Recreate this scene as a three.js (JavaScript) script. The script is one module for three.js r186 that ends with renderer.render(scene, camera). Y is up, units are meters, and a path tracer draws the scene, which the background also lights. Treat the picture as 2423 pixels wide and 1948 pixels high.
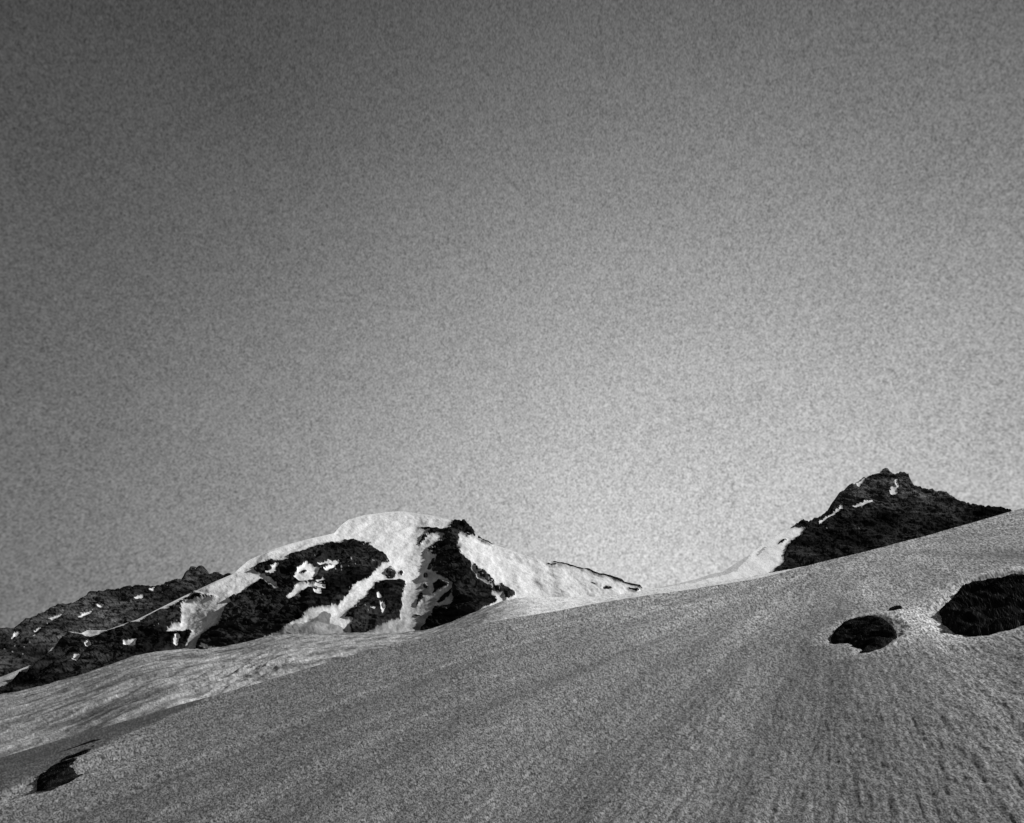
import * as THREE from 'three';

// ---------------------------------------------------------------- camera, sky, sun, exposure
const scene = new THREE.Scene();
const EYE = 2.2, PITCH = 21 * Math.PI / 180;
const W = 2423, H = 1948, FOV = 58, F = H / 2 / Math.tan(FOV / 2 * Math.PI / 180);
const camera = new THREE.PerspectiveCamera(FOV, W / H, 0.1, 20000);
camera.position.set(0, EYE, 0);
camera.rotation.set(PITCH, 0, 0);
scene.add(camera);

const renderer = new THREE.WebGLRenderer({ antialias: true });
renderer.setSize(1024, 823);
renderer.toneMapping = THREE.LinearToneMapping;
renderer.toneMappingExposure = 1;
renderer.shadowMap.enabled = true;

const SUN_AZ = 82 * Math.PI / 180, SUN_EL = 34 * Math.PI / 180;
const sun = new THREE.DirectionalLight(0xffffff, 4.4);
sun.position.set(Math.sin(SUN_AZ) * Math.cos(SUN_EL), Math.sin(SUN_EL), -Math.cos(SUN_AZ) * Math.cos(SUN_EL)).multiplyScalar(4000);
sun.castShadow = true; sun.shadow.radius = 6;
sun.shadow.mapSize.set(4096, 4096);
Object.assign(sun.shadow.camera, { left: -2500, right: 2500, top: 2500, bottom: -2500, near: 10, far: 9000 });
sun.shadow.camera.updateProjectionMatrix();
scene.add(sun);

// ---------------------------------------------------------------- noise
function rng(seed) { let a = seed >>> 0; return () => { a = (a + 0x6D2B79F5) | 0; let t = Math.imul(a ^ (a >>> 15), 1 | a); t = (t + Math.imul(t ^ (t >>> 7), 61 | t)) ^ t; return ((t ^ (t >>> 14)) >>> 0) / 4294967296; }; }
const PERM = new Uint8Array(1024), GX = new Float32Array(256), GY = new Float32Array(256), GZ = new Float32Array(256);
{
  const r = rng(7), p = [...Array(256).keys()];
  for (let i = 255; i > 0; i--) { const j = Math.floor(r() * (i + 1)); [p[i], p[j]] = [p[j], p[i]]; }
  for (let i = 0; i < 1024; i++) PERM[i] = p[i & 255];
  for (let i = 0; i < 256; i++) { const z = r() * 2 - 1, a = r() * Math.PI * 2, s = Math.sqrt(1 - z * z); GX[i] = Math.cos(a) * s; GY[i] = Math.sin(a) * s; GZ[i] = z; }
}
const fade = t => t * t * t * (t * (t * 6 - 15) + 10);
function n3(x, y, z) {
  const xi = Math.floor(x), yi = Math.floor(y), zi = Math.floor(z), fx = x - xi, fy = y - yi, fz = z - zi;
  const X = xi & 255, Y = yi & 255, Z = zi & 255, u = fade(fx), v = fade(fy), w = fade(fz);
  const A = PERM[X] + Y, B = PERM[X + 1] + Y;
  const aa = PERM[A] + Z, ab = PERM[A + 1] + Z, ba = PERM[B] + Z, bb = PERM[B + 1] + Z;
  const g = (h, a, b, c) => { const q = PERM[h]; return GX[q] * a + GY[q] * b + GZ[q] * c; };
  const l = (a, b, t) => a + (b - a) * t;
  return 1.5 * l(l(l(g(aa, fx, fy, fz), g(ba, fx - 1, fy, fz), u), l(g(ab, fx, fy - 1, fz), g(bb, fx - 1, fy - 1, fz), u), v),
    l(l(g(aa + 1, fx, fy, fz - 1), g(ba + 1, fx - 1, fy, fz - 1), u), l(g(ab + 1, fx, fy - 1, fz - 1), g(bb + 1, fx - 1, fy - 1, fz - 1), u), v), w);
}
function fbm(x, y, z, oct, gain = 0.5) { let s = 0, a = 1; for (let i = 0; i < oct; i++) { s += a * n3(x, y, z); x = x * 2.03 + 17.1; y = y * 2.03 + 5.7; z = z * 2.03 + 31.3; a *= gain; } return s; }
function ridged(x, y, z, oct) { let s = 0, a = 1; for (let i = 0; i < oct; i++) { s += a * (1 - 2 * Math.abs(n3(x, y, z))); x = x * 2.07 + 13.1; y = y * 2.07 + 7.7; z = z * 2.07 + 3.3; a *= 0.5; } return s * 0.5; }
const sstep = (a, b, x) => { const t = Math.min(1, Math.max(0, (x - a) / (b - a))); return t * t * (3 - 2 * t); };
const mix = (a, b, t) => a + (b - a) * t;
function curve(pts) {                                                // piecewise linear y(x)
  return x => {
    if (x <= pts[0][0]) { const [a, b] = pts; return a[1] + (b[1] - a[1]) * (x - a[0]) / (b[0] - a[0]); }
    for (let i = 1; i < pts.length; i++) if (x <= pts[i][0]) { const a = pts[i - 1], b = pts[i]; return a[1] + (b[1] - a[1]) * (x - a[0]) / (b[0] - a[0]); }
    const a = pts[pts.length - 2], b = pts[pts.length - 1]; return b[1] + (b[1] - a[1]) * (x - b[0]) / (b[0] - a[0]);
  };
}

function smooth(f, sigma) { return x => { let s = 0, w = 0; for (let k = -36; k <= 36; k++) { const g = Math.exp(-k * k / 288); s += g * f(x + k * sigma / 12); w += g; } return s / w; }; }
function table(f, a, b, n = 1500) { const t = new Float64Array(n + 1); for (let i = 0; i <= n; i++) t[i] = f(a + (b - a) * i / n); return x => { const q = Math.min(n - 1e-6, Math.max(0, (x - a) / (b - a) * n)), i = Math.floor(q); return t[i] + (t[i + 1] - t[i]) * (q - i); }; }

// ---------------------------------------------------------------- the sky: clear air with a bright horizon towards the saddle, with random film-like grain added to its brightness
{
  const w = 4096, h = 2048, data = new Float32Array(w * h * 4), r = rng(41);
  let a = new Float32Array(w * h), b = new Float32Array(w * h);
  for (let i = 0; i < a.length; i++) a[i] = r() + r() + r() - 1.5;
  const blur = () => {
    for (let y = 0; y < h; y++) for (let x = 0; x < w; x++) { const o = y * w; b[o + x] = 0.25 * a[o + (x + w - 1) % w] + 0.5 * a[o + x] + 0.25 * a[o + (x + 1) % w]; }
    for (let y = 0; y < h; y++) { const u = Math.max(0, y - 1) * w, d = Math.min(h - 1, y + 1) * w, o = y * w; for (let x = 0; x < w; x++) a[o + x] = 0.25 * b[u + x] + 0.5 * b[o + x] + 0.25 * b[d + x]; }
  };
  for (let y = 0; y < h; y++) {
    const el = ((y + 0.5) / h - 0.5) * Math.PI, deg = Math.max(0, el) * 180 / Math.PI, ce = Math.cos(el), se = Math.sin(el);
    const fall = Math.exp(-((deg / 36) ** 2));
    for (let x = 0; x < w; x++) {
      const q = ((x + 0.5) / w - 0.5) * 2 * Math.PI;                  // direction (cos q, , sin q)
      let az = (Math.atan2(Math.cos(q), -Math.sin(q)) * 180 / Math.PI);  // 0 ahead, + to the right
      let da = az - 13; da -= 360 * Math.round(da / 360);
      const lobe = 0.15 + 0.85 * Math.exp(-((da / (da < 0 ? 32 : 42)) ** 2));
      let L = 0.039 + 0.595 * fall * lobe;
      if (el > 0) {
        const dx = Math.cos(q) * ce, dz = Math.sin(q) * ce;
        const big = fbm(dx * 5 + 3, se * 9, dz * 5, 3);
        L *= 1 + 0.05 * big + 0.50 * a[y * w + x];
      }
      const o = (y * w + x) * 4; data[o] = data[o + 1] = data[o + 2] = Math.max(0.004, L); data[o + 3] = 1;
    }
  }
  const sky = new THREE.DataTexture(data, w, h, THREE.RGBAFormat, THREE.FloatType);
  sky.mapping = THREE.EquirectangularReflectionMapping; sky.magFilter = THREE.LinearFilter; sky.minFilter = THREE.LinearFilter; sky.needsUpdate = true;
  scene.background = sky; scene.environment = sky;
}

// ---------------------------------------------------------------- helpers
const CP = Math.cos(PITCH), SP = Math.sin(PITCH);
function dirOf(px, py) { const dx = (px - W / 2) / F, dy = -(py - H / 2) / F; return [dx, dy * CP + SP, -(CP - dy * SP)]; }
function at(px, py, depth) { const d = dirOf(px, py), k = depth / -d[2]; return [d[0] * k, EYE + d[1] * k, d[2] * k]; }
const view = (x0, y0, s) => pts => pts.map(([x, y]) => [x0 + x / s, y0 + y / s]);
const r1 = view(0, 1200, 3.08), r2 = view(500, 1150, 3.852), r3 = view(850, 1150, 3.852), r4 = view(1300, 1200, 3.593), r5 = view(1750, 1080, 3.203), r6 = view(1900, 1300, 4.1224), r7 = view(0, 1600, 3.593);
const disc = (x, y, rx, ry = rx) => [...Array(14).keys()].map(i => [x + rx * Math.cos(i / 14 * 6.2832), y + ry * Math.sin(i / 14 * 6.2832)]);
function box(poly) { let a = 1e9, b = -1e9, c = 1e9, d = -1e9; for (const [x, y] of poly) { a = Math.min(a, x); b = Math.max(b, x); c = Math.min(c, y); d = Math.max(d, y); } return [a, b, c, d]; }
function inside(poly, x, y) { let k = false; for (let i = 0, j = poly.length - 1; i < poly.length; j = i++) { const [xi, yi] = poly[i], [xj, yj] = poly[j]; if ((yi > y) !== (yj > y) && x < (xj - xi) * (y - yi) / (yj - yi) + xi) k = !k; } return k; }
function edgeDist(poly, x, y) { let m = 1e9; for (let i = 0, j = poly.length - 1; i < poly.length; j = i++) { const [ax, ay] = poly[j], [bx, by] = poly[i], dx = bx - ax, dy = by - ay, t = Math.min(1, Math.max(0, ((x - ax) * dx + (y - ay) * dy) / (dx * dx + dy * dy))); m = Math.min(m, Math.hypot(x - ax - dx * t, y - ay - dy * t)); } return m; }
function tag(o, label, category, extra = {}) { o.userData = { label, ...(category ? { category } : {}), ...extra }; return o; }
function meshOf(name, geo, mat, parent) { const m = new THREE.Mesh(geo, mat); m.name = name; m.castShadow = m.receiveShadow = true; parent.add(m); return m; }
const gray = v => new THREE.Color().setRGB(v, v, v);
const snowMat = new THREE.MeshStandardMaterial({ color: gray(1), vertexColors: true, roughness: 0.95, side: THREE.DoubleSide });
const firnMat = new THREE.MeshStandardMaterial({ color: gray(1), vertexColors: true, roughness: 0.95, side: THREE.DoubleSide });       // old granular firn, grey with dust
const rockMat = new THREE.MeshPhysicalMaterial({ color: gray(1), roughness: 0.9, specularIntensity: 0.0, vertexColors: true, side: THREE.DoubleSide });

const grit = rng(99);
// dust washed down the snow in streaks, thinner high up
function snowTone(x, y, z, base, thin) { const d = Math.max(0, 0.35 + 0.9 * fbm(x / 14, y / 70, z / 30, 4, 0.6)) * (1 - 0.75 * sstep(90, 260, y)); return Math.min(0.95, base * (1 - 0.55 * Math.min(1, d)) * (1 - 0.62 * sstep(0.02, 0.75, thin + 0.14 * n3(x / 9, y / 3, z / 9) * sstep(0.01, 0.2, thin))) * (1 + 0.3 * (grit() + grit() - 1))); }
function tri(P, a, b, c) { const x = P[b * 3] - P[a * 3], y = P[b * 3 + 1] - P[a * 3 + 1], z = P[b * 3 + 2] - P[a * 3 + 2], u = P[c * 3] - P[a * 3], v = P[c * 3 + 1] - P[a * 3 + 1], w = P[c * 3 + 2] - P[a * 3 + 2]; return Math.hypot(y * w - z * v, z * u - x * w, x * v - y * u); }
// A sheet of mountainside: columns run along the range, rows climb from the foot to the crest and down the far side.
// Zones are outlines of rock (or of snow lying in rock); each becomes a part of its own.
function mountain(name, label, o) {
  const step = o.step || 1.7, nx = Math.round((o.x1 - o.x0) / step) + 1;
  let lowest = -1e9, highest = 1e9; for (let i = 0; i < nx; i++) { const x = o.x0 + (o.x1 - o.x0) * i / (nx - 1); lowest = Math.max(lowest, o.foot(x) + 30); highest = Math.min(highest, o.crest(x)); }
  const ny = Math.ceil((lowest - highest) / step) + 1, back = 14, rows = ny + back, N = nx * rows;
  const P = new Float32Array(N * 3), Q = new Float32Array(N * 2), zone = new Int16Array(N).fill(-1), soft = new Float32Array(N), rim = new Float32Array(N);
  const zones = o.zones.map(z => ({ ...z, b: box(z.poly) }));
  for (let i = 0; i < nx; i++) {
    const px = o.x0 + (o.x1 - o.x0) * i / (nx - 1), top = o.crest(px), bot = Math.max(top + 2, o.foot(px) + 30);
    for (let j = 0; j < rows; j++) {
      const k = j * nx + i, py = Math.min(bot, Math.max(top, lowest - (lowest - highest) * Math.min(1, j / (ny - 1)))), te = (o.low - py) / (o.low - o.high);
      let d = o.depth(px, te);
      if (o.relief) d += o.relief(px, py, te);
      const p = at(px, py, d);
      if (j >= ny) { const q = (j - ny + 1) / back, run = 600 * q * q + 60 * q; p[2] -= run; p[1] -= run * (0.15 + 0.4 * q); }
      P.set(p, k * 3); Q[k * 2] = px; Q[k * 2 + 1] = j >= ny ? top - 0.01 : py; rim[k] = sstep(0, 7, py - top);
    }
  }
  // zones, with ragged edges
  for (let k = 0; k < N; k++) {
    const wx = P[k * 3] / 14, wy = P[k * 3 + 1] / 9, wz = P[k * 3 + 2] / 40;
    const jx = 3.2 * fbm(wx, wy, wz, 3, 0.6) + 2.2 * n3(wx * 4.2, wy * 7, wz * 4 + 9), jy = 2.6 * fbm(wx + 50, wy, wz, 3, 0.6) + 1.6 * n3(wx * 5, wy * 6, wz * 5 + 40);
    for (let z = 0; z < zones.length; z++) {
      const q = zones[z], s = q.rag ?? 1, x = Q[k * 2] + jx * s, y = Q[k * 2 + 1] + jy * s;
      if (x < q.b[0] || x > q.b[1] || y < q.b[2] || y > q.b[3]) continue;
      if (inside(q.poly, x, y)) zone[k] = z;
    }
    soft[k] = zone[k] >= 0 && zones[zone[k]].kind === 'rock' ? 1 : 0;
  }
  const tmp = new Float32Array(N);
  for (let pass = 0; pass < 3; pass++) {
    for (let j = 0; j < rows; j++) for (let i = 0; i < nx; i++) { const c = j * nx; tmp[c + i] = (soft[c + Math.max(0, i - 1)] + soft[c + i] + soft[c + Math.min(nx - 1, i + 1)]) / 3; }
    for (let j = 0; j < rows; j++) for (let i = 0; i < nx; i++) soft[j * nx + i] = (tmp[Math.max(0, j - 1) * nx + i] + tmp[j * nx + i] + tmp[Math.min(rows - 1, j + 1) * nx + i]) / 3;
  }
  const wide = Float32Array.from(soft);
  for (let pass = 0; pass < 9; pass++) {
    for (let j = 0; j < rows; j++) for (let i = 0; i < nx; i++) { const c = j * nx; tmp[c + i] = (wide[c + Math.max(0, i - 2)] + wide[c + i] + wide[c + Math.min(nx - 1, i + 2)]) / 3; }
    for (let j = 0; j < rows; j++) for (let i = 0; i < nx; i++) wide[j * nx + i] = (tmp[Math.max(0, j - 1) * nx + i] + tmp[j * nx + i] + tmp[Math.min(rows - 1, j + 1) * nx + i]) / 3;
  }
  // relief: crags on rock, wind-packed ripples on snow
  const geo = new THREE.BufferGeometry(), pos = new THREE.BufferAttribute(P, 3); geo.setAttribute('position', pos);
  const idx = []; for (let j = 0; j < rows - 1; j++) for (let i = 0; i < nx - 1; i++) { const a = j * nx + i; idx.push(a, a + 1, a + nx, a + 1, a + nx + 1, a + nx); }
  geo.setIndex(idx); geo.computeVertexNormals();
  const Nr = geo.attributes.normal.array, sn = o.snowNoise ?? 1;
  for (let k = 0; k < N; k++) {
    const x = P[k * 3], y = P[k * 3 + 1], z = P[k * 3 + 2], m = soft[k], edge = 0.35 + 0.65 * rim[k];
    let d = 0;
    if (m > 0.01) d += m * (1 + 16 * (ridged(x / 85, y / 48, z / 100, 5) - 0.25) + 3.0 * fbm(x / 20, y / 7, z / 20, 3, 0.6)) * (o.crag ?? 1);
    if (m < 0.99) d += (1 - m) * sn * (0.3 + 0.7 * rim[k]) * (4.0 * fbm(x / 75, y / 90, z / 140, 4, 0.55) + 2.6 * n3(x / 38 + 0.6 * n3(x / 90, y / 60, z / 90), y / 160, z / 260) + 0.45 * fbm(x / 7, y / 5, z / 12, 3, 0.7));
    d *= edge;
    P[k * 3] += Nr[k * 3] * d; P[k * 3 + 1] += Nr[k * 3 + 1] * d; P[k * 3 + 2] += Nr[k * 3 + 2] * d;
  }
  geo.computeVertexNormals();
  const C = new Float32Array(N * 3);
  for (let k = 0; k < N; k++) {
    const x = P[k * 3], y = P[k * 3 + 1], z = P[k * 3 + 2];
    let v = 0.024 + 0.030 * fbm(x / 40, y / 7, z / 45, 5, 0.7);
    v *= 0.8 + 1.0 * n3(x / 120, y / 70, z / 130); v = Math.max(0.003, v) * (o.tone ?? 1) * (o.pale ? mix(1, 4.5, sstep(0, 1, (o.pale[0] - Q[k * 2 + 1]) / (o.pale[0] - o.pale[1]))) : 1); C[k * 3] = C[k * 3 + 1] = C[k * 3 + 2] = v;
    if (zone[k] >= 0 && zones[zone[k]].kind === 'rock' && !zones[zone[k]].solid) {   // drifted snow caught on ledges
      const dust = 0.8 * fbm(x / 22, y / 2.6, z / 22, 3, 0.65) + 0.55 * n3(x / 90, y / 60, z / 90);
      if (dust > (o.dust ?? 0.74) - 0.6 * (1 - sstep(0.45, 0.92, wide[k])) + 0.35 * (o.foot(Q[k * 2]) - Q[k * 2 + 1] < 40 ? 1 : 0)) zone[k] = -1;
    }
  }
  geo.setAttribute('color', new THREE.BufferAttribute(C, 3));
  const bins = zones.map(() => []), cover = [];
  for (let t = 0; t < idx.length; t += 3) {
    const i0 = idx[t], i1 = idx[t + 1], i2 = idx[t + 2]; if (Math.floor(i0 / nx) < ny && (tri(P, i0, i1, i2) < 1e-3)) continue;
    const a = zone[idx[t]], b = zone[idx[t + 1]], c = zone[idx[t + 2]], m = a === b || a === c ? a : b === c ? b : a;
    (m < 0 ? cover : bins[m]).push(idx[t], idx[t + 1], idx[t + 2]);
  }
  const root = new THREE.Group(); root.name = name; scene.add(root); tag(root, label, 'mountain', { kind: 'structure' });
  const sub = (list, rock) => {
    const map = new Map(), base = list.tone ?? 0.90, g = new THREE.BufferGeometry(), p = [], n = [], c = [], ind = [];
    if (rock) {
      for (let t = 0; t < list.length; t++) { const v = list[t]; p.push(P[v * 3], P[v * 3 + 1], P[v * 3 + 2]); c.push(C[v * 3], C[v * 3 + 1], C[v * 3 + 2]); }
      g.setAttribute('position', new THREE.Float32BufferAttribute(p, 3)); g.setAttribute('color', new THREE.Float32BufferAttribute(c, 3)); g.computeVertexNormals(); return g;
    }
    for (const v of list) { let q = map.get(v); if (q === undefined) { q = map.size; map.set(v, q); p.push(P[v * 3], P[v * 3 + 1], P[v * 3 + 2]); n.push(Nr2[v * 3], Nr2[v * 3 + 1], Nr2[v * 3 + 2]); const e = snowTone(P[v * 3], P[v * 3 + 1], P[v * 3 + 2], base, list.patch ? wide[v] * 0.25 : wide[v]); c.push(e, e, e); } ind.push(q); }
    g.setAttribute('position', new THREE.Float32BufferAttribute(p, 3)); g.setAttribute('normal', new THREE.Float32BufferAttribute(n, 3)); g.setAttribute('color', new THREE.Float32BufferAttribute(c, 3)); g.setIndex(ind); return g;
  };
  const Nr2 = geo.attributes.normal.array;
  if (cover.length) meshOf('snow_cover', sub(cover, false), snowMat, root);
  bins.forEach((list, z) => {
    if (list.length < 9) return;
    const q = zones[z]; list.tone = q.tone; list.patch = q.kind === 'snow'; const m = meshOf(q.name || (q.kind === 'rock' ? 'rock_face' : 'snow_patch'), sub(list, q.kind === 'rock'), q.kind === 'rock' ? rockMat : snowMat, root);
    if (q.label) m.userData.label = q.label;
  });
  return root;
}
const R = (poly, label, more = {}) => ({ poly, kind: 'rock', label, ...more });
const S = (poly, label, more = {}) => ({ poly, kind: 'snow', label, rag: 0.8, ...more });

// ---------------------------------------------------------------- the near snow slope: one sheet round the camera, rising to the right, rolling over at its skyline
const skylineNear = table(smooth(curve([[-300, 1880], [0, 1792], [78, 1770], [156, 1747.5], [234, 1724], [320, 1699], [417, 1670], [501, 1646], [600, 1619.5], [850, 1546], [954, 1523], [1032, 1501], [1135, 1476], [1239, 1459], [1300, 1449], [1439, 1423], [1578, 1403], [1717, 1381], [1811, 1366], [1937, 1331], [2062, 1302], [2218, 1261], [2390, 1211], [2423, 1200], [2700, 1120]]), 40), -400, 2900);
const NPH = 1440, slopeS = new Float32Array(NPH), rollR = 150;
const roll = (r, R0) => { const q = Math.max(0, r - R0), lim = 110; return q < lim ? 0.0035 * q * q : 0.0035 * (lim * lim + 2 * lim * (q - lim)); };
const R0of = ph => rollR + 22 * Math.sin(ph * 2 + 0.6);
{
  const byAz = [];
  for (let px = -300; px <= 2700; px += 3) { const d = dirOf(px, skylineNear(px)); byAz.push([Math.atan2(d[0], -d[2]), d[1] / Math.hypot(d[0], d[2])]); }
  const az0 = byAz[100], az1 = byAz[byAz.length - 93];                  // the plane through the skyline at the two edges of the photo
  const det = Math.sin(az0[0]) * Math.cos(az1[0]) - Math.sin(az1[0]) * Math.cos(az0[0]), TILT_X = (az0[1] * Math.cos(az1[0]) - az1[1] * Math.cos(az0[0])) / det, TILT_F = (Math.sin(az0[0]) * az1[1] - Math.sin(az1[0]) * az0[1]) / det;
  console.log('tilt', TILT_X, TILT_F);
  const E = curve(byAz), lo = byAz[0][0], hi = byAz[byAz.length - 1][0];
  for (let i = 0; i < NPH; i++) {
    const ph = (i / NPH * 2 - 1) * Math.PI, plane = TILT_X * Math.sin(ph) + TILT_F * Math.cos(ph);
    let s = plane;
    if (ph > lo - 0.4 && ph < hi + 0.4) {
      const w = sstep(lo - 0.4, lo, ph) * (1 - sstep(hi, hi + 0.4, ph)), e = E(Math.min(hi, Math.max(lo, ph)));
      let q = e + 0.01; for (let it = 0; it < 12; it++) { let m = -9; for (let r = 60; r < 320; r += 1) m = Math.max(m, (q * r - roll(r, R0of(ph)) - EYE) / r); q += e - m; }
      s = mix(plane, q, w);
    }
    slopeS[i] = s;
  }
}
const WIND = 24 * Math.PI / 180, WC = Math.cos(WIND), WS = Math.sin(WIND);
function slopeH(x, z) {
  const r = Math.hypot(x, z), ph = Math.atan2(x, -z), f = (ph / Math.PI + 1) / 2 * NPH, i = Math.floor(f), t = f - i;
  const s = mix(slopeS[((i % NPH) + NPH) % NPH], slopeS[(i + 1) % NPH], t);
  return s * r - roll(r, R0of(ph));
}
function slopeDetail(x, z, cell) {
  const u = x * WC + z * WS, v = (-x * WS + z * WC);                  // across and along the wind
  let h = 0;
  for (let k = 0; k < 17; k++) {
    const lam = 0.02 * Math.pow(2, k * 0.6); if (lam < cell * 1.4) continue;
    const w = sstep(cell * 1.4, cell * 2.4, lam), amp = lam * (lam < 0.09 ? 0.12 : lam < 0.15 ? 0.07 : lam < 0.35 ? 0.05 : lam < 0.7 ? 0.03 : 0.008);
    h += w * amp * n3(u / lam + k * 7.3, v / (lam * [2, 7, 18][k % 3]) + k * 3.1, k * 1.7);
  }
  const far = 1 - sstep(20, 90, Math.hypot(x, z));
  if (far > 0) h += (0.011 * n3(u / 0.7 + 0.5 * n3(u / 6, v / 9, 4), v / 40, 9.5) + 0.045 * n3(u / 2.3 + 0.5 * n3(u / 9, v / 19, 7), v / 60, 3.5)) * far;   // meltwater runnels
  for (const s of stones) {                                          // a hollow melted round each rock, with a raised lip
    const [a, b, c, d] = s.box, m = s.size * 0.5; if (x < a - m || x > b + m || z < c - m || z > d + m) continue;
    const e = edgeDist(s.foot, x, z) * (inside(s.foot, x, z) ? -1 : 1);
    h += s.sink * (0.55 * Math.exp(-(((e - 0.13 * s.size) / (0.09 * s.size)) ** 2)) - 1.3 * (1 - sstep(-0.02 * s.size, 0.07 * s.size, e)));
  }
  return h;
}
function slopeTone(x, z, shadeBand) {                                      // dust in the firn: streaks down the fall line, specks; also painted shade along the rolled edge at the left
  const u = x * WC + z * WS, v = (-x * WS + z * WC), q = u + 0.5 * n3(u / 5, v / 12, 2);
  const r = Math.hypot(x, z), base = 0.205 + 0.105 * sstep(9, 42, r) * sstep(-6, 12, x);
  let t = base * (1 + 0.26 * n3(q / 0.8, v / 30, 3.3) + 0.38 * n3(q / 1.8, v / 60, 8.1) + 0.24 * n3(u / 7, v / 20, 5.5));
  for (const s of stones) { const [a, b, c, d] = s.box, m = s.size * 0.5; if (x > a - m && x < b + m && z > c - m && z < d + m) { const e = edgeDist(s.foot, x, z) / s.size * (inside(s.foot, x, z) ? -1 : 1); t *= 1 + 0.55 * (1 - sstep(0.08, 0.34, e)); } }   // cleaner snow on the rims of the hollows
  t *= 1 + 1.45 * (grit() + grit() + grit() - 1.5);                    // coarse firn grains and specks of dust
  return Math.max(0.02, t * (1 - 0.68 * shadeBand));
}
function footOf(px, py) {                                            // where the line of sight meets the slope
  const d = dirOf(px, py), m = Math.hypot(d[0], d[2]); let r = 2;
  for (; r < 300; r += 0.02 + r * 0.002) { const x = d[0] / m * r, z = d[2] / m * r; if (EYE + d[1] / m * r <= slopeH(x, z)) break; }
  return [d[0] / m * r, d[2] / m * r];
}

// rocks on the near slope, outlined where they meet the snow
const stones = [
  { name: 'boulder', label: 'large black boulder sunk in the snow at the right edge of the photo', group: null, h: 0.10, sink: 0.07, poly: r6([[1335, 575], [1420, 490], [1530, 395], [1640, 300], [1850, 262], [2060, 240], [2250, 250], [2500, 330], [2680, 450], [2700, 560], [2500, 650], [2300, 690], [2156, 722], [1900, 788], [1700, 806], [1500, 772], [1390, 690]]) },
  { name: 'boulder', label: 'smaller black rounded boulder in a melted hollow left of the large one', h: 0.07, sink: 0.06, poly: r6([[282, 845], [330, 760], [420, 690], [530, 650], [640, 640], [760, 650], [815, 690], [870, 730], [915, 800], [910, 840], [830, 895], [780, 935], [690, 970], [540, 1000], [600, 945], [520, 910], [480, 880], [310, 885]]) },
  { name: 'stone', label: 'small dark stone poking out just above the smaller rounded boulder', h: 0.025, sink: 0.008, poly: r6([[840, 580], [870, 565], [910, 552], [960, 552], [958, 570], [900, 578], [850, 592]]) },
  { name: 'rock_slab', label: 'long dark wedge of rock jutting from the snow at lower left', h: 0.02, sink: 0, crag: 0.25, poly: r7([[325, 850], [430, 775], [540, 705], [700, 640], [800, 590], [870, 545], [800, 610], [730, 665], [590, 760], [580, 810], [470, 880], [400, 950], [375, 950], [345, 905]]) },
];
for (const s of stones) {
  s.foot = s.poly.map(([x, y]) => footOf(x, y)); s.box = box(s.foot); s.size = Math.min(s.box[1] - s.box[0], s.box[3] - s.box[2]);
  let cx = 0, cz = 0; for (const [x, z] of s.foot) { cx += x; cz += z; } cx /= s.foot.length; cz /= s.foot.length; s.c = [cx, cz];
}

const shadeBandAt = (() => {                                                // shade of the rolled edge, painted as a strip: between the skyline and a line that meets it towards the right
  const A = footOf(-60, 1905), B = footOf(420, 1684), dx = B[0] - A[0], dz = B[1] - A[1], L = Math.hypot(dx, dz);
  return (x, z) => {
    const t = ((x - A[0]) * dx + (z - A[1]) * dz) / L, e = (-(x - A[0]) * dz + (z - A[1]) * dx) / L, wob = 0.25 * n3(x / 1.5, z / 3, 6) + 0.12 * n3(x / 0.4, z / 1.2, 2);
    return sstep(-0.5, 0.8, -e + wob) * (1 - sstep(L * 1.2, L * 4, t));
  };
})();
const slope = (() => {
  const phs = [], rs = [], d2 = Math.PI / 180;
  for (let a = -180; a < -38; a += 2.5) phs.push(a * d2);
  for (let a = -38; a <= 38.5; a += 0.062) phs.push(a * d2);
  for (let a = 40; a <= 180.01; a += 2.5) phs.push(Math.min(180, a) * d2);
  for (let r = 0.05; r < 5; r += 0.33) rs.push(r);
  for (let q = EYE / 5; q > EYE / 330; q -= 0.00092) rs.push(EYE / q);
  for (let r = 350; r < 520; r += 15) rs.push(r);
  const nx = phs.length, ny = rs.length, P = new Float32Array(nx * ny * 3), C = new Float32Array(nx * ny * 3);
  for (let j = 0; j < ny; j++) for (let i = 0; i < nx; i++) {
    const r = rs[j], x = Math.sin(phs[i]) * r, z = -Math.cos(phs[i]) * r, k = (j * nx + i) * 3, inF = Math.abs(phs[i]) < 0.67;
    P[k] = x; P[k + 2] = z; P[k + 1] = slopeH(x, z) + slopeDetail(x, z, inF ? r * 0.00113 : r * 0.044);
    C[k] = C[k + 1] = C[k + 2] = slopeTone(x, z, shadeBandAt(x, z));
  }
  const idx = new Uint32Array((nx - 1) * (ny - 1) * 6); let n = 0;
  for (let j = 0; j < ny - 1; j++) for (let i = 0; i < nx - 1; i++) { const a = j * nx + i; idx[n++] = a; idx[n++] = a + 1; idx[n++] = a + nx; idx[n++] = a + 1; idx[n++] = a + nx + 1; idx[n++] = a + nx; }
  const g = new THREE.BufferGeometry(); g.setAttribute('position', new THREE.BufferAttribute(P, 3)); g.setAttribute('color', new THREE.BufferAttribute(C, 3)); g.setIndex(new THREE.BufferAttribute(idx, 1)); g.computeVertexNormals();
  console.log('slope', nx, ny, nx * ny * 2);
  return tag(meshOf('snow_slope', g, firnMat, scene), 'near rippled grey snow slope rising to the right across the foreground', 'snow slope', { kind: 'structure' });
})();

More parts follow.
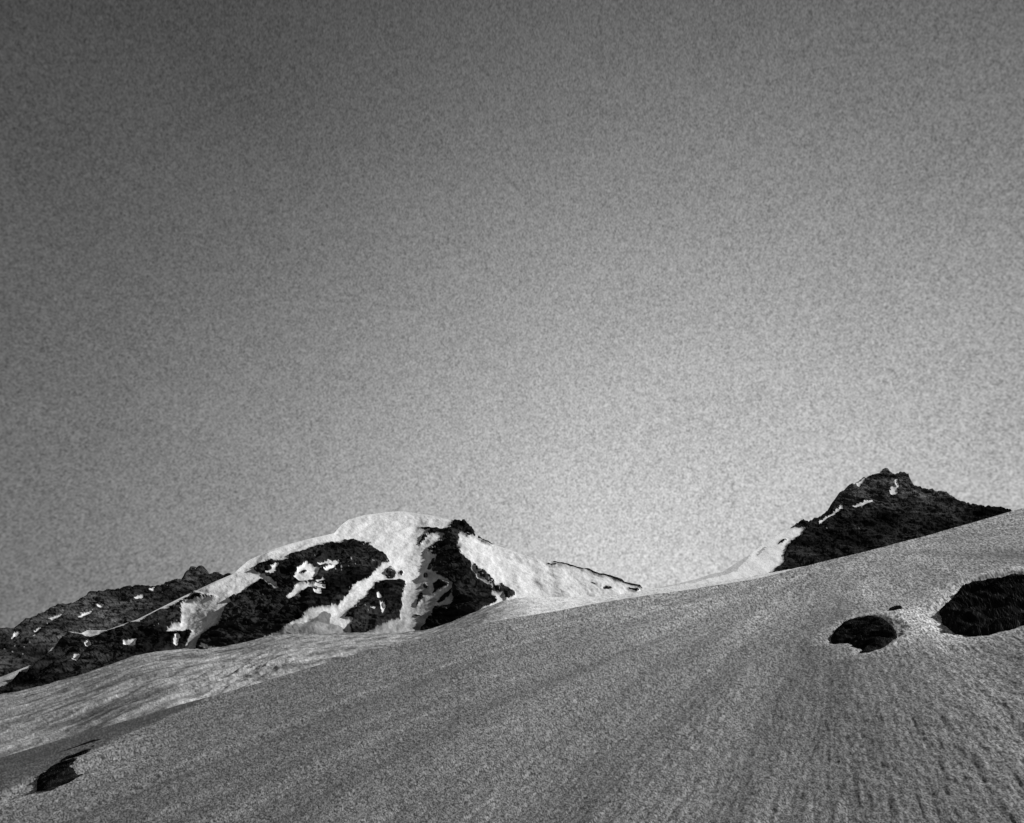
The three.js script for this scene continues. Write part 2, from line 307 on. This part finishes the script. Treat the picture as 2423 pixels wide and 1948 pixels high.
// ---------------------------------------------------------------- the glacier between the near slope and the mountains
const footDome = curve([[-200, 1690], [0, 1648], [49, 1641], [107, 1632], [140, 1612], [211, 1603], [253, 1585], [266, 1573], [292, 1560], [357, 1545], [390, 1544], [435, 1541], [519, 1548], [584, 1534], [627, 1509], [680, 1494], [740, 1512], [835, 1506], [900, 1500], [960, 1512], [985, 1513], [1032, 1500], [1065, 1487], [1091, 1471], [1125, 1452], [1156, 1434], [1190, 1425], [1217, 1413], [1300, 1422], [1400, 1424], [1520, 1408], [1700, 1388], [1900, 1350]]);
const depthDome = (px, t) => 1500 + (t > 0 ? 260 * t + 560 * Math.pow(t, 1.9) : 560 * t);
const footSoft = table(smooth(footDome, 60), -400, 2900), nearDome = px => depthDome(px, (1530 - footSoft(px)) / 320);
{
  const x0 = -260, x1 = 2500, nx = 1300, ny = 190, P = new Float32Array(nx * ny * 3), C = new Float32Array(nx * ny * 3);
  for (let j = 0; j < ny; j++) for (let i = 0; i < nx; i++) {
    const px = mix(x0, x1, i / (nx - 1)), yb = skylineNear(px) + 75, yt = Math.min(footSoft(px) - 8, yb - 60), t = j / (ny - 1);
    const d = 1 / mix(1 / 380, 1 / (nearDome(px) + 25), Math.pow(t, 1.0)), py = mix(yb, yt, t);
    const p = at(px, py, d), x = p[0], z = p[2], k = (j * nx + i) * 3;
    const ice = Math.exp(-(((px - 590) / 190) ** 2) - (((py - 1590 + (px - 590) * 0.2) / 34) ** 2));
    let h = 1.7 * fbm(x / 26, z / 40, 3, 5, 0.6) + 0.10 * n3(x / 1.6, z / 9, 1) + 2.0 * fbm(x / 130, z / 110, 5, 2);
    h *= sstep(0, 0.25, t);
    h += ice * (4.5 * ridged(x / 26, z / 60, 8, 4) + 0.8 * fbm(x / 7, z / 18, 2, 3));
    P[k] = x; P[k + 1] = p[1] + h; P[k + 2] = z;
    const clean = sstep(-60, 60, x), dirtOrShade = fbm(x / 15, z / 60, 4.4, 5, 0.62) + 0.5 * fbm(x / 90, z / 120, 1, 2) - 0.4 * ice;
    C[k] = C[k + 1] = C[k + 2] = Math.min(0.88, Math.max(0.06, mix(0.29, 0.86, clean) * (1 - mix(0.85, 0.10, clean) * dirtOrShade) * (1 + 0.7 * (grit() + grit() - 1))));
  }
  const idx = []; for (let j = 0; j < ny - 1; j++) for (let i = 0; i < nx - 1; i++) { const a = j * nx + i; idx.push(a, a + 1, a + nx, a + 1, a + nx + 1, a + nx); }
  const g = new THREE.BufferGeometry(); g.setAttribute('position', new THREE.BufferAttribute(P, 3)); g.setAttribute('color', new THREE.BufferAttribute(C, 3)); g.setIndex(idx); g.computeVertexNormals();
  tag(meshOf('glacier', g, firnMat, scene), 'streaked grey glacier between the near slope and the foot of the snow dome', 'glacier', { kind: 'structure' });
}

// ---------------------------------------------------------------- mountains
const jag = (f, a, b, amp) => x => f(x) + amp * sstep(a - 6, a, x) * (1 - sstep(b, b + 6, x)) * (1.6 * n3(x / 11, 2.5, 7.1) + 1.0 * n3(x / 4.3, 8.5, 1.1));
mountain('rock_ridge', 'long dark rocky ridge with a notched tower behind the left arm of the snow dome', {
  x0: -150, x1: 575, tone: 2.4, crag: 0.9, dust: 0.8, low: 1650, high: 1340, depth: (px, t) => 1750 + px * 0.3 + 500 * t,
  crest: jag(curve([[-150, 1512], [0, 1489], [32, 1487], [58, 1468], [84, 1456], [110, 1445], [140, 1432], [179, 1424], [214, 1404], [260, 1396], [279, 1396], [299, 1387], [351, 1388], [380, 1385], [412, 1370], [429, 1374], [440, 1356], [451, 1341], [458, 1342], [464, 1346], [470, 1341], [477, 1339], [483, 1348], [487, 1356], [494, 1359], [510, 1353], [523, 1360], [552, 1359], [575, 1364]]), -150, 552, 2.2),
  foot: x => 1650 - Math.max(0, x) * 0.36,
  zones: [
    R([[-160, 1400], [600, 1200], [600, 1700], [-160, 1700]], null),
    ...[[[80, 970], [100, 930], [140, 915], [130, 950]], [[350, 820], [390, 800], [460, 785], [450, 800], [380, 830]], [[550, 830], [600, 790], [690, 755], [640, 790]], [[710, 722], [745, 710], [760, 725], [720, 738]], [[980, 665], [1050, 650], [1030, 675], [990, 682]], [[1080, 612], [1130, 595], [1110, 615]], [[228, 950], [262, 933], [245, 957]], [[240, 912], [350, 855], [260, 912]]].map(p => S(r1(p))),
  ],
});

const crestDome = jag(curve([[-200, 1690], [0, 1603], [75, 1573], [95, 1566], [130, 1525], [162, 1495], [192, 1499], [208, 1491], [253, 1491], [325, 1466], [435, 1411], [464, 1398], [510, 1376], [552, 1358], [586, 1328], [635, 1304], [682, 1288], [734, 1275], [791, 1262], [806, 1244], [825, 1230], [863, 1219], [915, 1212], [941, 1210.5], [975, 1213], [1016, 1219], [1047, 1227], [1068, 1230], [1076, 1229], [1099, 1232], [1104, 1240], [1117, 1247], [1125, 1264], [1133, 1269], [1164, 1287], [1208, 1302], [1255, 1318], [1291, 1328], [1309, 1328], [1350, 1337], [1400, 1350], [1417, 1358], [1453, 1366], [1478, 1377], [1514, 1384], [1520, 1394], [1550, 1393], [1620, 1384], [1700, 1374]]), 1068, 1130, 2.4);
mountain('snow_dome', 'rounded snow dome banded with black rock faces beside a dark rocky summit', {
  x0: -150, x1: 1660, dust: 0.8, low: 1530, high: 1210, depth: depthDome, crest: crestDome, foot: footDome,
  relief: (px, py, t) => {                                            // the summit buttress stands forward, the snow bowl beside it lies back
    const w = Math.max(0, (1 - t) * t * 4), g = (x, y, sx, sy) => Math.exp(-(((px - x) / sx) ** 2) - (((py - y) / sy) ** 2));
    return -60 * w * Math.exp(-(((px - 1085 - (py - 1300) * 0.25) / 80) ** 2)) + 40 * w * Math.exp(-(((px - 985) / 55) ** 2)) - 70 * w * Math.exp(-(((px - 720) / 130) ** 2))
      - 0.7 * (px - 490) * g(490, 1450, 85, 75);
  },
  zones: [
    { poly: r1([[-400, 1240], [0, 1230], [230, 1140], [275, 1145], [185, 1222], [60, 1290], [0, 1340], [-400, 1340]]), kind: 'dirtOrShade', tone: 0.42, name: 'snow_apron', label: 'grey wedge of old snow where the left arm ends' },
    { poly: r2([[860, 1260], [960, 1190], [1030, 1135], [1090, 1160], [1075, 1250], [1150, 1330], [1280, 1375], [1100, 1400], [880, 1330]]), kind: 'dirtOrShade', tone: 0.22, name: 'hollow', label: 'dark hollow under the broad rock face with its shade painted in' },  // hollow turned from the sun, its shade put into the snow colour
    { poly: [[600, 1530], [690, 1480], [735, 1470], [800, 1478], [830, 1502], [900, 1498], [960, 1500], [1010, 1520], [1000, 1570], [600, 1570]], kind: 'dirtOrShade', tone: 0.42, name: 'snow_apron', label: 'grey old snow at the foot of the dome' },
    { poly: r3([[60, 1230], [400, 1190], [640, 1080], [700, 1100], [590, 1260], [530, 1370], [470, 1440], [60, 1440]]), kind: 'dirtOrShade', tone: 0.46, name: 'snow_apron', label: 'grey streaked snow bowl below the square rock block' },
    { poly: r3([[440, 880], [600, 890], [690, 1040], [690, 1120], [590, 1240], [380, 1230], [400, 1000]]), kind: 'dirtOrShade', tone: 0.58, name: 'snow_gully', label: 'greyer snow in the gully left of the triangular buttress', rag: 2 },
    R(r1([[-400, 1330], [0, 1335], [60, 1290], [180, 1225], [270, 1155], [500, 912], [590, 930], [620, 942], [740, 932], [830, 897], [1050, 812], [1290, 702], [1340, 680], [1400, 655], [1400, 610], [1450, 640], [1500, 640], [1585, 655], [1500, 660], [1440, 680], [1330, 700], [1320, 850], [1260, 860], [1210, 920], [1400, 905], [1340, 1040], [1340, 1200], [900, 1300], [600, 1400], [0, 1500], [-400, 1500]]), 'black rock wall of the long left arm'),
    ...[[[615, 1000], [650, 975], [665, 1010], [630, 1035]], [[515, 1125], [550, 1080], [585, 1085], [560, 1125]], [[900, 1000], [940, 978], [995, 962], [985, 1022], [940, 1033], [905, 1022]], [[1265, 960], [1300, 930], [1312, 960], [1285, 1022], [1262, 1012]]].map(p => S(r1(p))),
    R([[596, 1352], [609, 1340], [630, 1327], [640, 1324], [666, 1329], [697, 1308], [760, 1291], [812, 1281], [843, 1281], [879, 1285], [874, 1295], [895, 1301], [913, 1314], [922, 1328], [900, 1342], [884, 1358], [874, 1371], [835, 1386], [825, 1407], [806, 1430], [799, 1436], [760, 1437], [721, 1449], [718, 1462], [692, 1472], [679, 1487], [656, 1498], [627, 1509], [584, 1534], [584, 1560], [500, 1565], [464, 1547], [455, 1541], [484, 1495], [519, 1476], [533, 1440], [549, 1427], [539, 1415], [557, 1411], [578, 1398], [617, 1374], [630, 1380], [654, 1394], [660, 1390], [635, 1367], [612, 1357]], 'broad black rock face under the snow dome'),
    S([[625, 1358], [645, 1345], [653, 1336], [662, 1335], [652, 1347], [648, 1356]]),
    S([[695, 1368], [705, 1345], [726, 1334], [749, 1342], [756, 1350], [747, 1365], [728, 1378], [708, 1380]], 'white snow pocket with a dark stone in its middle'),
    R([[711, 1356], [716, 1352], [725, 1353], [727, 1356], [719, 1359]], null, { rag: 0.4, solid: true, name: 'rock_outcrop' }),
    S([[749, 1332], [775, 1327], [802, 1328], [799, 1335], [775, 1334], [757, 1338]]), S([[760, 1350], [793, 1337], [797, 1343], [773, 1353]]),
    S([[679, 1412], [705, 1385], [739, 1384], [770, 1388], [770, 1395], [741, 1392], [728, 1397], [713, 1400], [705, 1405], [715, 1413], [708, 1414], [697, 1409], [684, 1418]]),
    S([[744, 1373], [765, 1370], [771, 1376], [754, 1381]]), S([[739, 1398], [762, 1399], [760, 1405], [741, 1403]]),
    S(r1([[1450, 1035], [1480, 1015], [1540, 1035], [1700, 1035], [1720, 1048], [1560, 1058], [1500, 1052]])),
    R([[887, 1378], [905, 1376], [936, 1376], [949, 1371], [959, 1378], [957, 1394], [952, 1415], [946, 1467], [926, 1472], [910, 1477], [889, 1490], [835, 1506], [827, 1485], [835, 1467], [814, 1461], [832, 1438], [869, 1412], [874, 1399], [884, 1399]], 'square black rock block below the dome'),
    S(disc(895, 1412, 6, 7)), S(disc(905, 1436, 6, 10)), S(disc(884, 1441, 7, 3)),
    R(disc(924, 1358, 13, 14), 'round black rock knob above the square block', { rag: 0.4, name: 'rock_knob' }), R(disc(949, 1356, 4, 6), null, { rag: 0.5, solid: true, name: 'rock_outcrop' }),
    R(r3([[842, 300], [960, 308], [985, 340], [1030, 375], [1062, 460], [985, 455], [935, 412], [905, 455], [912, 515], [893, 545], [945, 640], [1020, 700], [1025, 770], [1100, 880], [1200, 920], [1215, 980], [1260, 1040], [1180, 1100], [1060, 1180], [930, 1260], [830, 1330], [700, 1400], [600, 1420], [470, 1425], [530, 1365], [590, 1270], [690, 1130], [760, 1090], [830, 1075], [850, 1000], [850, 930], [840, 880], [700, 810], [660, 780], [700, 700], [710, 640], [640, 620], [615, 570], [640, 560], [700, 530], [790, 440], [700, 430], [640, 450], [600, 500], [560, 545], [530, 530], [570, 490], [620, 415], [700, 395], [760, 395], [800, 370], [855, 340]]), 'dark triangular summit buttress with a ragged top'),
    ...[[[670, 900], [740, 872], [825, 893], [800, 922], [720, 962], [660, 998], [690, 950]], [[700, 1060], [740, 1010], [845, 943], [852, 970], [780, 1032], [720, 1066]], [[540, 1000], [580, 978], [592, 1010], [562, 1072], [518, 1112], [530, 1040]], disc(610, 832, 22, 30), [[618, 772], [640, 710], [690, 655], [692, 690], [660, 772]], [[528, 376], [620, 384], [720, 384], [720, 396], [600, 402]], disc(605, 925, 18, 22), [[480, 1170], [530, 1175], [575, 1200], [520, 1195]]].map(p => R(r3(p), null, { rag: 0.5, solid: true, name: 'rock_outcrop' })),
    R(r3([[1030, 685], [1080, 750], [1160, 795], [1230, 865], [1242, 930], [1300, 875], [1335, 930], [1420, 980], [1412, 1015], [1330, 1050], [1318, 985], [1240, 965], [1180, 885], [1110, 835], [1060, 772]]), 'broken rock rib down the right side of the buttress', { rag: 0.6, name: 'rock_rib' }),
    R(r3([[1085, 448], [1120, 478], [1170, 505], [1230, 540], [1200, 535], [1140, 505], [1085, 475]]), null, { rag: 0.2, solid: true, name: 'rock_outcrop' }),
    R(r4([[30, 450], [200, 492], [360, 530], [400, 552], [430, 562], [550, 592], [600, 617], [770, 650], [800, 690], [785, 702], [750, 678], [630, 650], [570, 631], [520, 605], [420, 582], [390, 576], [340, 548], [200, 513], [30, 468]]), 'thin dark rock line along the snow crest', { rag: 0.25, solid: true, name: 'rock_band' }),
    R(r3([[1712, 702], [1800, 710], [1795, 722], [1712, 714]]), null, { rag: 0.3, solid: true, name: 'rock_outcrop' }),
    R(r4(disc(490, 695, 38, 17)), null, { rag: 0.5, solid: true, name: 'rock_outcrop' }), R(r4([[670, 684], [770, 708], [742, 724], [675, 700]]), null, { rag: 0.3, solid: true, name: 'rock_outcrop' }), R(r4([[345, 648], [395, 658], [392, 668], [350, 658]]), null, { rag: 0.3, solid: true, name: 'rock_outcrop' }),
  ],
});

const crestPeak = jag(curve([[1440, 1445], [1520, 1396], [1550, 1392], [1606, 1381], [1656, 1368], [1681, 1359], [1709, 1354], [1734, 1338], [1773, 1314], [1809, 1286], [1843, 1265], [1873, 1249], [1886, 1240], [1900, 1230], [1915, 1236], [1937, 1224], [1969, 1205], [1975, 1186], [1987, 1169], [2000, 1158], [2018, 1146], [2025, 1147], [2043, 1134], [2053, 1126], [2065, 1121], [2087, 1111], [2100, 1109], [2112, 1119], [2125, 1121], [2131, 1117], [2150, 1119], [2156, 1139], [2171, 1152], [2200, 1160], [2240, 1166], [2274, 1188], [2312, 1197], [2368, 1199], [2390, 1208], [2440, 1225], [2520, 1260]]), 1885, 2390, 2.6);
mountain('rocky_peak', 'dark craggy peak with a bright snow flank above the right end of the near slope', {
  x0: 1500, x1: 2500, snowNoise: 0.4, pale: [1240, 1130], low: 1420, high: 1110, depth: (px, t) => 1750 + 1150 * t, crest: crestPeak, foot: x => Math.max(skylineNear(x) + 16, crestPeak(x) + 14), dust: 1.0,
  relief: (px, py, t) => 60 * Math.max(0, t) * Math.exp(-(((px - 1960) / 60) ** 2)),
  zones: [
    R(r5([[385, 548], [480, 470], [530, 490], [600, 450], [690, 395], [700, 330], [760, 270], [860, 190], [940, 160], [1080, 80], [1300, 80], [1500, 200], [2600, 300], [2600, 1100], [100, 1100], [150, 945], [195, 915], [260, 870], [330, 820], [340, 740], [360, 680], [400, 640], [470, 600], [500, 548]]), null),
    S(r5([[595, 505], [680, 450], [770, 382], [785, 395], [700, 453], [620, 513]])), S(r5([[845, 388], [930, 352], [1015, 332], [1000, 352], [900, 390]])), S(r5([[1136, 265], [1160, 238], [1192, 253], [1195, 292], [1150, 304]])), S(r5([[1178, 190], [1197, 178], [1202, 240], [1188, 252]])),
    S(r5([[950, 150], [1000, 125], [1090, 90], [1065, 128], [990, 152], [960, 168]]), 'white snow rim on the skyline left of the top', { rag: 0.2 }), S(r5([[870, 195], [900, 205], [955, 160], [945, 200], [900, 235]]), null, { rag: 0.2 }),
    { poly: r4([[780, 680], [1100, 640], [1280, 595], [1370, 560], [1470, 545], [1560, 480], [1700, 395], [1712, 418], [1620, 500], [1600, 545], [1540, 560], [1400, 598], [1250, 640], [1050, 672], [820, 712]]), kind: 'dirtOrShade', tone: 0.56, name: 'grey_patch', label: 'grey strip of painted shade along the skyline of the saddle', rag: 1 }, { poly: r4([[1832, 328], [1842, 350], [1772, 412], [1752, 405], [1800, 360]]), kind: 'dirtOrShade', tone: 0.42, name: 'grey_patch', rag: 1.2 }, R(r4([[2020, 278], [1980, 310], [1935, 325], [1960, 296], [2012, 272]]), null, { rag: 0.5, solid: true, name: 'rock_outcrop' }),  // skyline strip: shade painted into the snow colour
  ],
});

// ---------------------------------------------------------------- rocks on the near slope
for (const s of stones) {
  const [a, b, c, d] = box(s.poly), n = 170, G = [], V = [], inn = [];
  // a grid over the footprint, each point set on the slope and raised by its distance from the rim
  const m = Math.max(30, Math.round(n * (d - c) / (b - a)));
  let most = 0; const pts = [];
  for (let j = 0; j <= m; j++) for (let i = 0; i <= n; i++) {
    const px = mix(a - 3, b + 3, i / n), py = mix(d + 3, c - 3, j / m), rg = (b - a) / 26, jx = px + 0.5 * rg * fbm(px / rg / 3, py / rg / 3, 1, 2), jy = py + rg * 0.35 * fbm(px / rg / 3, py / rg / 3, 9, 2), k = inside(s.poly, jx, jy), [x, z] = footOf(px, py), e = edgeDist(s.poly, jx, jy) * (k ? 1 : -1);
    pts.push([x, z, e]); most = Math.max(most, e);
  }
  const P = new Float32Array(pts.length * 3), C = new Float32Array(pts.length * 3);
  pts.forEach(([x, z, e], k) => {
    const q = e / most, f = q > 0 ? Math.pow(q, 0.5) : q * 4, sc = 1 / (0.32 * s.size);
    const crag = (s.crag ?? 1) * 0.05 * s.size * (ridged(x * sc * 1.6, z * sc * 0.8, 2, 3) - 0.2) + 0.005 * s.size * fbm(x * sc * 9, z * sc * 4, 1, 3, 0.6);
    P.set([x - s.c[0], slopeH(x, z) - slopeH(...s.c) - s.sink + s.h * f + (q > 0 ? crag * Math.min(1, q * 6) : 0), z - s.c[1]], k * 3);
    const v = Math.max(0.004, 0.012 + 0.012 * fbm(x * sc * 5, z * sc * 2, 4, 4, 0.7)) * (grit() > 0.93 ? 5 : 1); C.set([v, v, v], k * 3);
  });
  const idx = []; for (let j = 0; j < m; j++) for (let i = 0; i < n; i++) { const q = j * (n + 1) + i; idx.push(q, q + 1, q + n + 1, q + 1, q + n + 2, q + n + 1); }
  let g = new THREE.BufferGeometry(); g.setAttribute('position', new THREE.BufferAttribute(P, 3)); g.setAttribute('color', new THREE.BufferAttribute(C, 3)); g.setIndex(idx); g = g.toNonIndexed(); g.computeVertexNormals();
  const o = meshOf(s.name, g, rockMat, scene); o.position.set(s.c[0], slopeH(...s.c), s.c[1]);
  let num = 0; scene.traverse(t => { if (t !== o && t.name.replace(/_\d{3}$/, '') === s.name) num++; }); if (num) o.name = `${s.name}_${String(num).padStart(3, '0')}`;
  tag(o, s.label, 'rock');
}

renderer.render(scene, camera);
